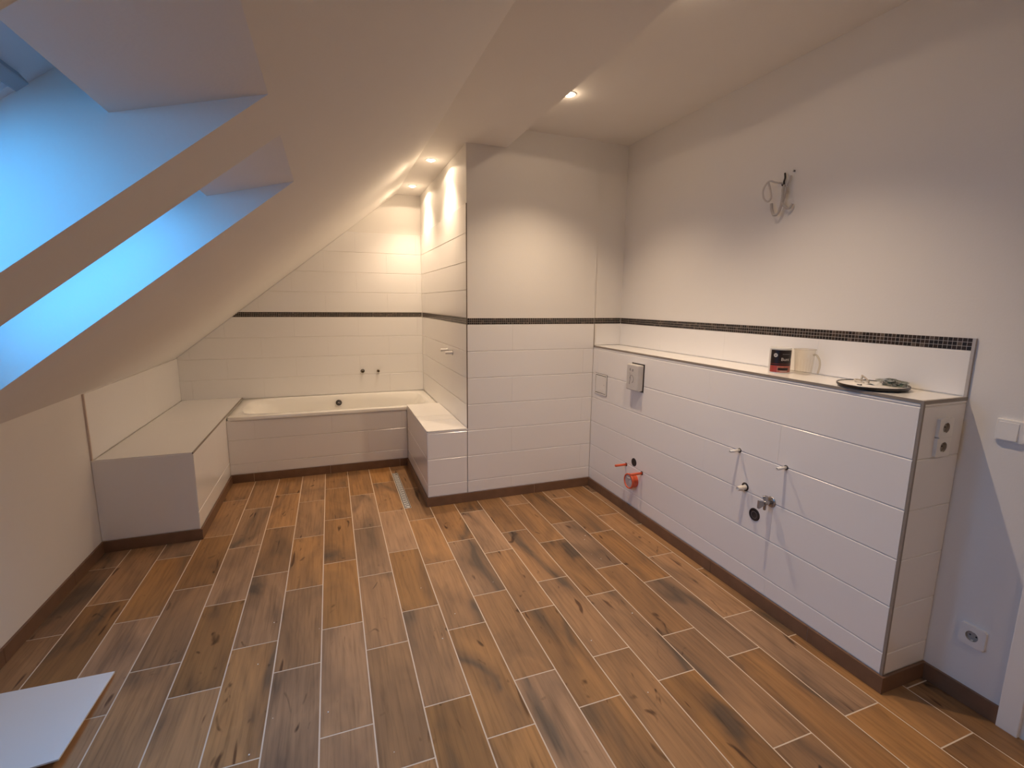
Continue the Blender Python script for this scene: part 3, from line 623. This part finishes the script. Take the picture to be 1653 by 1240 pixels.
# ------------------------------------------------------------------ loose wiring on the right wall
wi = thing('lamp_cable', 'loose curled lamp cable hanging out of the bare right wall', 'cable', (XR, 1.96, 1.93))
CAB = mat('grey_cable', (0.50, 0.46, 0.43), 0.5)
def bez(pts, n=10):
    out = []
    P = [pts[0]] + list(pts) + [pts[-1]]
    for i in range(1, len(P) - 2):
        a, b, c, d = (Vector(q) for q in P[i - 1:i + 3])
        for k in range(n):
            t = k / n; out.append(0.5 * ((2 * b) + (c - a) * t + (2 * a - 5 * b + 4 * c - d) * t * t + (3 * b - a - 3 * c + d) * t ** 3))
    out.append(Vector(P[-2])); return out
W = lambda y, z, o: (XR - o, y, z)
MB().tube(bez([W(1.965, 2.120, -0.004), W(1.985, 2.125, 0.03), W(2.010, 2.135, 0.05), W(2.032, 2.10, 0.06), W(2.030, 2.055, 0.055), W(2.010, 2.035, 0.045), W(1.998, 2.055, 0.04), W(2.005, 2.10, 0.045), W(2.014, 2.13, 0.05)]), 0.0050, 8).build('white_loop', mat('white_cable', (0.66, 0.62, 0.58), 0.5), wi)
MB().tube(bez([W(1.962, 2.118, 0.0), W(1.952, 2.125, 0.012), W(1.944, 2.140, 0.016), W(1.948, 2.158, 0.014), W(1.953, 2.165, 0.010)]), 0.0044, 8).build('black_core', BLACK, wi)
MB().lathe([(0.0, 0.0012), (0.010, 0.0012), (0.010, 0.0)], (XR, 1.966, 2.116), nX, 16).build('wall_hole', BLACK, wi)
MB().tube(bez([W(1.958, 2.110, -0.003), W(1.945, 2.085, 0.022), W(1.935, 2.06, 0.03), W(1.934, 2.01, 0.035), W(1.950, 1.968, 0.035), W(1.975, 1.965, 0.035), W(1.995, 1.995, 0.03), W(2.002, 2.025, 0.028)]), 0.0072, 8).build('grey_loop', CAB, wi)
MB().tube(bez([W(1.958, 2.095, 0.006), W(1.930, 2.088, 0.02), W(1.925, 2.06, 0.026), W(1.935, 2.02, 0.03)]), 0.0066, 8).build('grey_strand', CAB, wi)
MB().tube(bez([W(1.934, 2.02, 0.034), W(1.916, 1.995, 0.030), W(1.898, 1.985, 0.024), W(1.884, 2.005, 0.018)]), 0.0062, 8).build('cut_end', CAB, wi)
MB().tube(bez([W(1.932, 2.10, 0.012), W(1.920, 2.12, 0.014), W(1.912, 2.145, 0.012)]), 0.0040, 8).build('upper_strand', CAB, wi)
dw = thing('wall_dowel', 'tiny wall dowel with screw above the lamp cable', 'dowel', (XR, 1.905, 2.155))
MB().cyl((XR + 0.002, 1.905, 2.166), (XR - 0.010, 1.905, 2.166), 0.0045, 12).build('dowel', mat('dark_grey_dowel', (0.16, 0.13, 0.12), 0.5), dw)
MB().cyl((XR - 0.010, 1.905, 2.166), (XR - 0.016, 1.905, 2.166), 0.0028, 10).build('screw', STEEL, dw)

# ================================================================== THINGS ON THE LEDGE
def font_mesh(txt, size):
    cu = bpy.data.curves.new('t', 'FONT'); cu.body = txt; cu.size = size; cu.extrude = 0; cu.resolution_u = 2
    o = bpy.data.objects.new('t', cu); col.objects.link(o); bpy.context.view_layer.update()
    dg = bpy.context.evaluated_depsgraph_get(); me = o.evaluated_get(dg).to_mesh()
    bm = bmesh.new(); bm.from_mesh(me); bmesh.ops.triangulate(bm, faces=bm.faces)
    v = [q.co.copy() for q in bm.verts]; f = [[w.index for w in q.verts] for q in bm.faces]; bm.free()
    o.evaluated_get(dg).to_mesh_clear(); bpy.data.objects.remove(o); bpy.data.curves.remove(cu); return v, f
CX, CY, CR, CH = 2.085, 1.770, 0.0475, 0.124
can = thing('paint_can', 'small black and red paint can standing on the tiled ledge', 'can', (CX, CY, ZLEDGE))
cz = ZLEDGE + 0.0005
MB().lathe([(0.0, 0.0), (CR - 0.001, 0.0), (CR + 0.0008, 0.002), (CR, 0.004), (CR, CH - 0.006), (CR + 0.0015, CH - 0.005), (CR + 0.0015, CH - 0.001), (CR - 0.001, CH), (CR - 0.004, CH - 0.001), (CR - 0.006, CH - 0.006), (0.0, CH - 0.006)], (CX, CY, cz), Z_, 48).build('tin', STEEL, can)
MB().lathe([(0.0, CH - 0.004), (CR - 0.010, CH - 0.004), (CR - 0.009, CH - 0.0015), (CR - 0.006, CH - 0.0015), (CR - 0.005, CH - 0.005)], (CX, CY, cz), Z_, 40).build('lid', STEEL, can)
view = math.atan2(-CY, -CX)               # direction from the can to the viewer
def arc(a0, a1, z0, z1, r, name, m_, n=28):
    vs = []; fs = []
    for k in range(n + 1):
        t = view + a0 + (a1 - a0) * k / n
        for z in (z0, z1): vs.append((CX + r * math.cos(t), CY + r * math.sin(t), cz + z))
    for k in range(n): fs.append((2 * k, 2 * k + 2, 2 * k + 3, 2 * k + 1))
    return MB().add(vs, fs, 0, True).build(name, m_, can)
# angles grow to the right as the viewer sees the can
arc(-3.7, -0.98, 0.005, CH - 0.010, CR + 0.0004, 'pale_back_label', CANTXT)
arc(-0.98, 2.58, 0.038, CH - 0.010, CR + 0.0004, 'black_label', CANBLK)
arc(-0.98, 2.58, 0.005, 0.038, CR + 0.0004, 'red_label', RED)
arc(-0.98, 2.58, 0.046, 0.0475, CR + 0.0007, 'red_line', RED)
def on_can(v, f, a0, z0, r, name, m_):
    return MB().add([(CX + r * math.cos(view + a0 + q.x / CR), CY + r * math.sin(view + a0 + q.x / CR), cz + z0 + q.y) for q in v], f).build(name, m_, can)
v, f = font_mesh('Bunt', 0.021); on_can(v, f, 0.10, 0.063, CR + 0.0008, 'lettering', CANTXT)
v, f = font_mesh('lack', 0.021); on_can(v, f, 1.15, 0.063, CR + 0.0008, 'lettering', CANTXT)
dv = [Vector((0, 0, 0))] + [Vector((0.0095 * math.cos(t * math.pi / 12), 0.0095 * math.sin(t * math.pi / 12), 0)) for t in range(24)]
on_can(dv, [(0, 1 + t, 1 + (t + 1) % 24) for t in range(24)], -0.42, 0.089, CR + 0.0008, 'round_emblem', CANTXT)
ck = [Vector(p) for p in ((-0.005, 0.0, 0), (-0.003, 0.002, 0), (-0.0005, -0.001, 0), (0.005, 0.004, 0), (0.006, 0.002, 0), (-0.0005, -0.0045, 0))]
on_can(ck, [(0, 1, 2, 5), (2, 3, 4, 5)], -0.42, 0.089, CR + 0.0011, 'emblem_mark', CANBLK)
arc(-0.2, 1.25, 0.006, 0.036, CR + 0.0007, 'picture_patch', mat('can_picture_patch', (0.40, 0.13, 0.09), 0.4, noise=0.5, nscale=120))
arc(-0.1, 0.9, 0.016, 0.028, CR + 0.0010, 'picture_bar', CANBLK); arc(0.1, 0.8, 0.0105, 0.0125, CR + 0.0010, 'small_print', CANTXT)
arc(0.2, 1.0, 0.094, 0.0955, CR + 0.0009, 'small_print', PALEGREY)

QX, QY = 2.150, 1.690
jug = thing('measuring_jug', 'clear plastic measuring jug with handle beside the paint can', 'jug', (QX, QY, ZLEDGE))
MB().lathe([(0.0, 0.002), (0.036, 0.002), (0.038, 0.006), (0.042, 0.070), (0.046, 0.118), (0.0475, 0.121), (0.0465, 0.122), (0.0445, 0.118), (0.0405, 0.070), (0.0365, 0.008), (0.0, 0.0045)], (QX, QY, ZLEDGE + 0.0005), Z_, 40).build('cup', CLEARPL, jug)
for k in range(7):
    t = math.atan2(-QY, -QX) + (k - 3) * 0.33
    MB().tube([(QX + 0.0375 * math.cos(t), QY + 0.0375 * math.sin(t), ZLEDGE + 0.010), (QX + 0.0425 * math.cos(t), QY + 0.0425 * math.sin(t), ZLEDGE + 0.078)], 0.0010, 6).build('rib', CLEARPL, jug)
hd_ = Vector((0.62, -0.78, 0)).normalized()
hp = [(0.042, 0.098), (0.058, 0.098), (0.074, 0.075), (0.078, 0.045), (0.072, 0.012)]
hp = [Vector((QX, QY, ZLEDGE + z)) + Vector((0.1, -0.99, 0)).normalized() * r for r, z in hp]
MB().tube(bez(hp, 8), 0.0046, 8).build('handle', EDGEPL, jug)
MB().lathe([(0.0463, 0.1195), (0.0485, 0.1205), (0.0485, 0.1225), (0.0463, 0.1232)], (QX, QY, ZLEDGE), Z_, 40).build('rim', EDGEPL, jug)

DX, DY, DR = 2.072, 1.312, 0.124
di = thing('round_tray', 'round dark rimmed disc used as a tray on the ledge end', 'tray', (DX, DY, ZLEDGE))
z0 = ZLEDGE + 0.0004
MB().lathe([(0.0, 0.0), (DR - 0.03, 0.0), (DR - 0.006, 0.003), (DR, 0.010), (DR, 0.0165), (DR - 0.003, 0.0165), (DR - 0.004, 0.013)], (DX, DY, z0), Z_, 64).build('rim', mat('dark_rim', (0.02, 0.014, 0.011), 0.35), di)
MB().lathe([(0.0, 0.0135), (DR - 0.004, 0.0135), (DR - 0.004, 0.011), (0.0, 0.011)], (DX, DY, z0), Z_, 64).build('plate', MIRROR, di)
zt = z0 + 0.0137
rnd = random.Random(4)
def on_tray(name, label, cat, x, y, group=None): return thing(name, label, cat, (DX + x, DY + y, zt), group)
bag = on_tray('screw_bag', 'crumpled clear bag of chrome screws on the round tray', 'bag', 0.045, -0.055)
bb = MB()
nb, mb_ = 22, 10; vs = []; fs = []
for i in range(mb_ + 1):
    ph = math.pi * i / mb_
    for k in range(nb):
        t = 2 * math.pi * k / nb; q = 1 + 0.22 * math.sin(5 * t + 3 * ph) + rnd.uniform(-0.16, 0.16)
        vs.append((DX + 0.045 + 0.030 * q * math.sin(ph) * math.cos(t), DY - 0.050 + 0.052 * q * math.sin(ph) * math.sin(t), zt + max(0.0, 0.012 + 0.0135 * q * -math.cos(ph))))
for i in range(mb_):
    for k in range(nb): fs.append((i * nb + k, i * nb + (k + 1) % nb, (i + 1) * nb + (k + 1) % nb, (i + 1) * nb + k))
bb.add(vs, fs, 0, False).build('film', BAG, bag)
for i in range(9):
    t = rnd.uniform(0, 6.28); x = DX + 0.045 + rnd.uniform(-0.018, 0.018); y = DY - 0.050 + rnd.uniform(-0.036, 0.036); zz = zt + rnd.uniform(0.005, 0.013); L_ = 0.012
    a = Vector((x - L_ * math.cos(t), y - L_ * math.sin(t), zz)); b = Vector((x + L_ * math.cos(t), y + L_ * math.sin(t), zz + 0.003))
    MB().cyl(a, b, 0.0022, 8).cyl(b, b + (b - a).normalized() * 0.003, 0.005, 10).build('screw', CHROME if i % 2 else mat('green_zinc', (0.20, 0.30, 0.26), 0.25, metal=0.8), bag)
st_ = on_tray('bent_strip', 'pale bent plastic strip lying on the left of the round tray', 'strip', 0.03, 0.065)
mbb = MB(); pth = bez([(DX + 0.045, DY + 0.075, zt + 0.024), (DX + 0.035, DY + 0.055, zt + 0.018), (DX + 0.025, DY + 0.035, zt + 0.008), (DX + 0.02, DY + 0.028, zt + 0.004)], 8)
mbb.tube(pth, 0.0035, 8).build('strip', mat('beige_plastic', (0.42, 0.36, 0.30), 0.5), st_)
MB().tube(bez([(DX - 0.005, DY + 0.03, zt + 0.003), (DX - 0.01, DY + 0.06, zt + 0.006), (DX + 0.02, DY + 0.085, zt + 0.008), (DX + 0.045, DY + 0.07, zt + 0.005)], 8), 0.0030, 8).build('curl', mat('cream_plastic', (0.62, 0.57, 0.50), 0.5), st_)
MB().cyl((DX + 0.045, DY + 0.075, zt), (DX + 0.045, DY + 0.075, zt + 0.023), 0.004, 10).build('foot', mat('cream_foot', (0.62, 0.57, 0.50), 0.5), st_)
pp = on_tray('paper_scrap', 'folded white paper scrap in the middle of the round tray', 'paper', 0.01, 0.0)
a = [(DX + 0.035, DY + 0.015, zt), (DX + 0.04, DY - 0.03, zt), (DX - 0.02, DY - 0.025, zt), (DX - 0.025, DY + 0.012, zt)]
vs = [Vector(q) for q in a] + [Vector((DX + 0.037, DY - 0.006, zt + 0.013)), Vector((DX - 0.022, DY - 0.006, zt + 0.006))]
MB().add(vs + [q - Z3(0.0006) for q in vs[4:]], [(0, 4, 5, 3), (4, 1, 2, 5), (0, 3, 7, 6), (6, 7, 2, 1)]).build('sheet', BOARD, pp)
sc_ = on_tray('loose_screw', 'single dark screw at the front of the round tray', 'screw', -0.07, 0.0)
MB().cyl((DX - 0.075, DY - 0.004, zt + 0.002), (DX - 0.073, DY + 0.012, zt + 0.002), 0.0016, 8).build('shank', BLACK, sc_)
MB().cyl((DX - 0.0753, DY - 0.006, zt + 0.0028), (DX - 0.075, DY - 0.004, zt + 0.0028), 0.003, 10).build('head', BLACK, sc_)

# ------------------------------------------------------------------ white board on the floor
def board():
    x0, x1, y0, y1, th = -1.328, -0.884, 1.742, 2.172, 0.006; n = 10; vs = []; fs = []
    for s_ in (0, 1):
        for i in range(n + 1):
            for j in range(n + 1):
                u, v_ = i / n, j / n
                z = 0.0012 + 0.038 * u ** 1.2 * (1 - 0.70 * v_) + s_ * th
                vs.append((x0 + (x1 - x0) * u, y0 + (y1 - y0) * v_ + 0.028 * (1 - u) * (0.4 if v_ < 0.5 else 1), z))
    N1 = (n + 1) ** 2; I = lambda s_, i, j: s_ * N1 + i * (n + 1) + j
    for i in range(n):
        for j in range(n):
            fs.append((I(1, i, j), I(1, i + 1, j), I(1, i + 1, j + 1), I(1, i, j + 1))); fs.append((I(0, i, j), I(0, i, j + 1), I(0, i + 1, j + 1), I(0, i + 1, j)))
    for i in range(n):
        fs += [(I(0, i, 0), I(0, i + 1, 0), I(1, i + 1, 0), I(1, i, 0)), (I(0, i, n), I(1, i, n), I(1, i + 1, n), I(0, i + 1, n)),
               (I(0, 0, i), I(1, 0, i), I(1, 0, i + 1), I(0, 0, i + 1)), (I(0, n, i), I(0, n, i + 1), I(1, n, i + 1), I(1, n, i))]
    o = thing('white_board', 'thin white board lying on the floor at the lower left edge', 'board', ((x0 + x1) / 2, (y0 + y1) / 2, 0))
    MB().add(vs, fs).build('sheet', BOARD, o)
    MB().prism([(x1 - 0.020, y0 + 0.04, 0.0), (x1 - 0.0185, y0 + 0.04, 0.0), (x1 - 0.0185, y0 + 0.04, 0.001), (x1 - 0.020, y0 + 0.04, 0.001)], (0, 0.001, 0))
    MB().box(-1.0, -0.93, 1.80, 1.86, 0.0008, 0.026).build('support_block', mat('dark_support', (0.05, 0.045, 0.045), 0.8), o)
board()
# crumbs of plaster on the planks
cr = MB(); rr = random.Random(11)
for i in range(22):
    x = rr.uniform(-0.5, 1.5); y = rr.uniform(1.1, 2.6); s_ = rr.uniform(0.0010, 0.0024)
    cr.box(x - s_, x + s_, y - s_ * rr.uniform(0.6, 1.2), y + s_, 0.0002, s_)
tag(cr.build('plaster_crumbs', PLASTIC), 'tiny white plaster crumbs scattered on the plank floor', 'crumbs', kind='stuff')
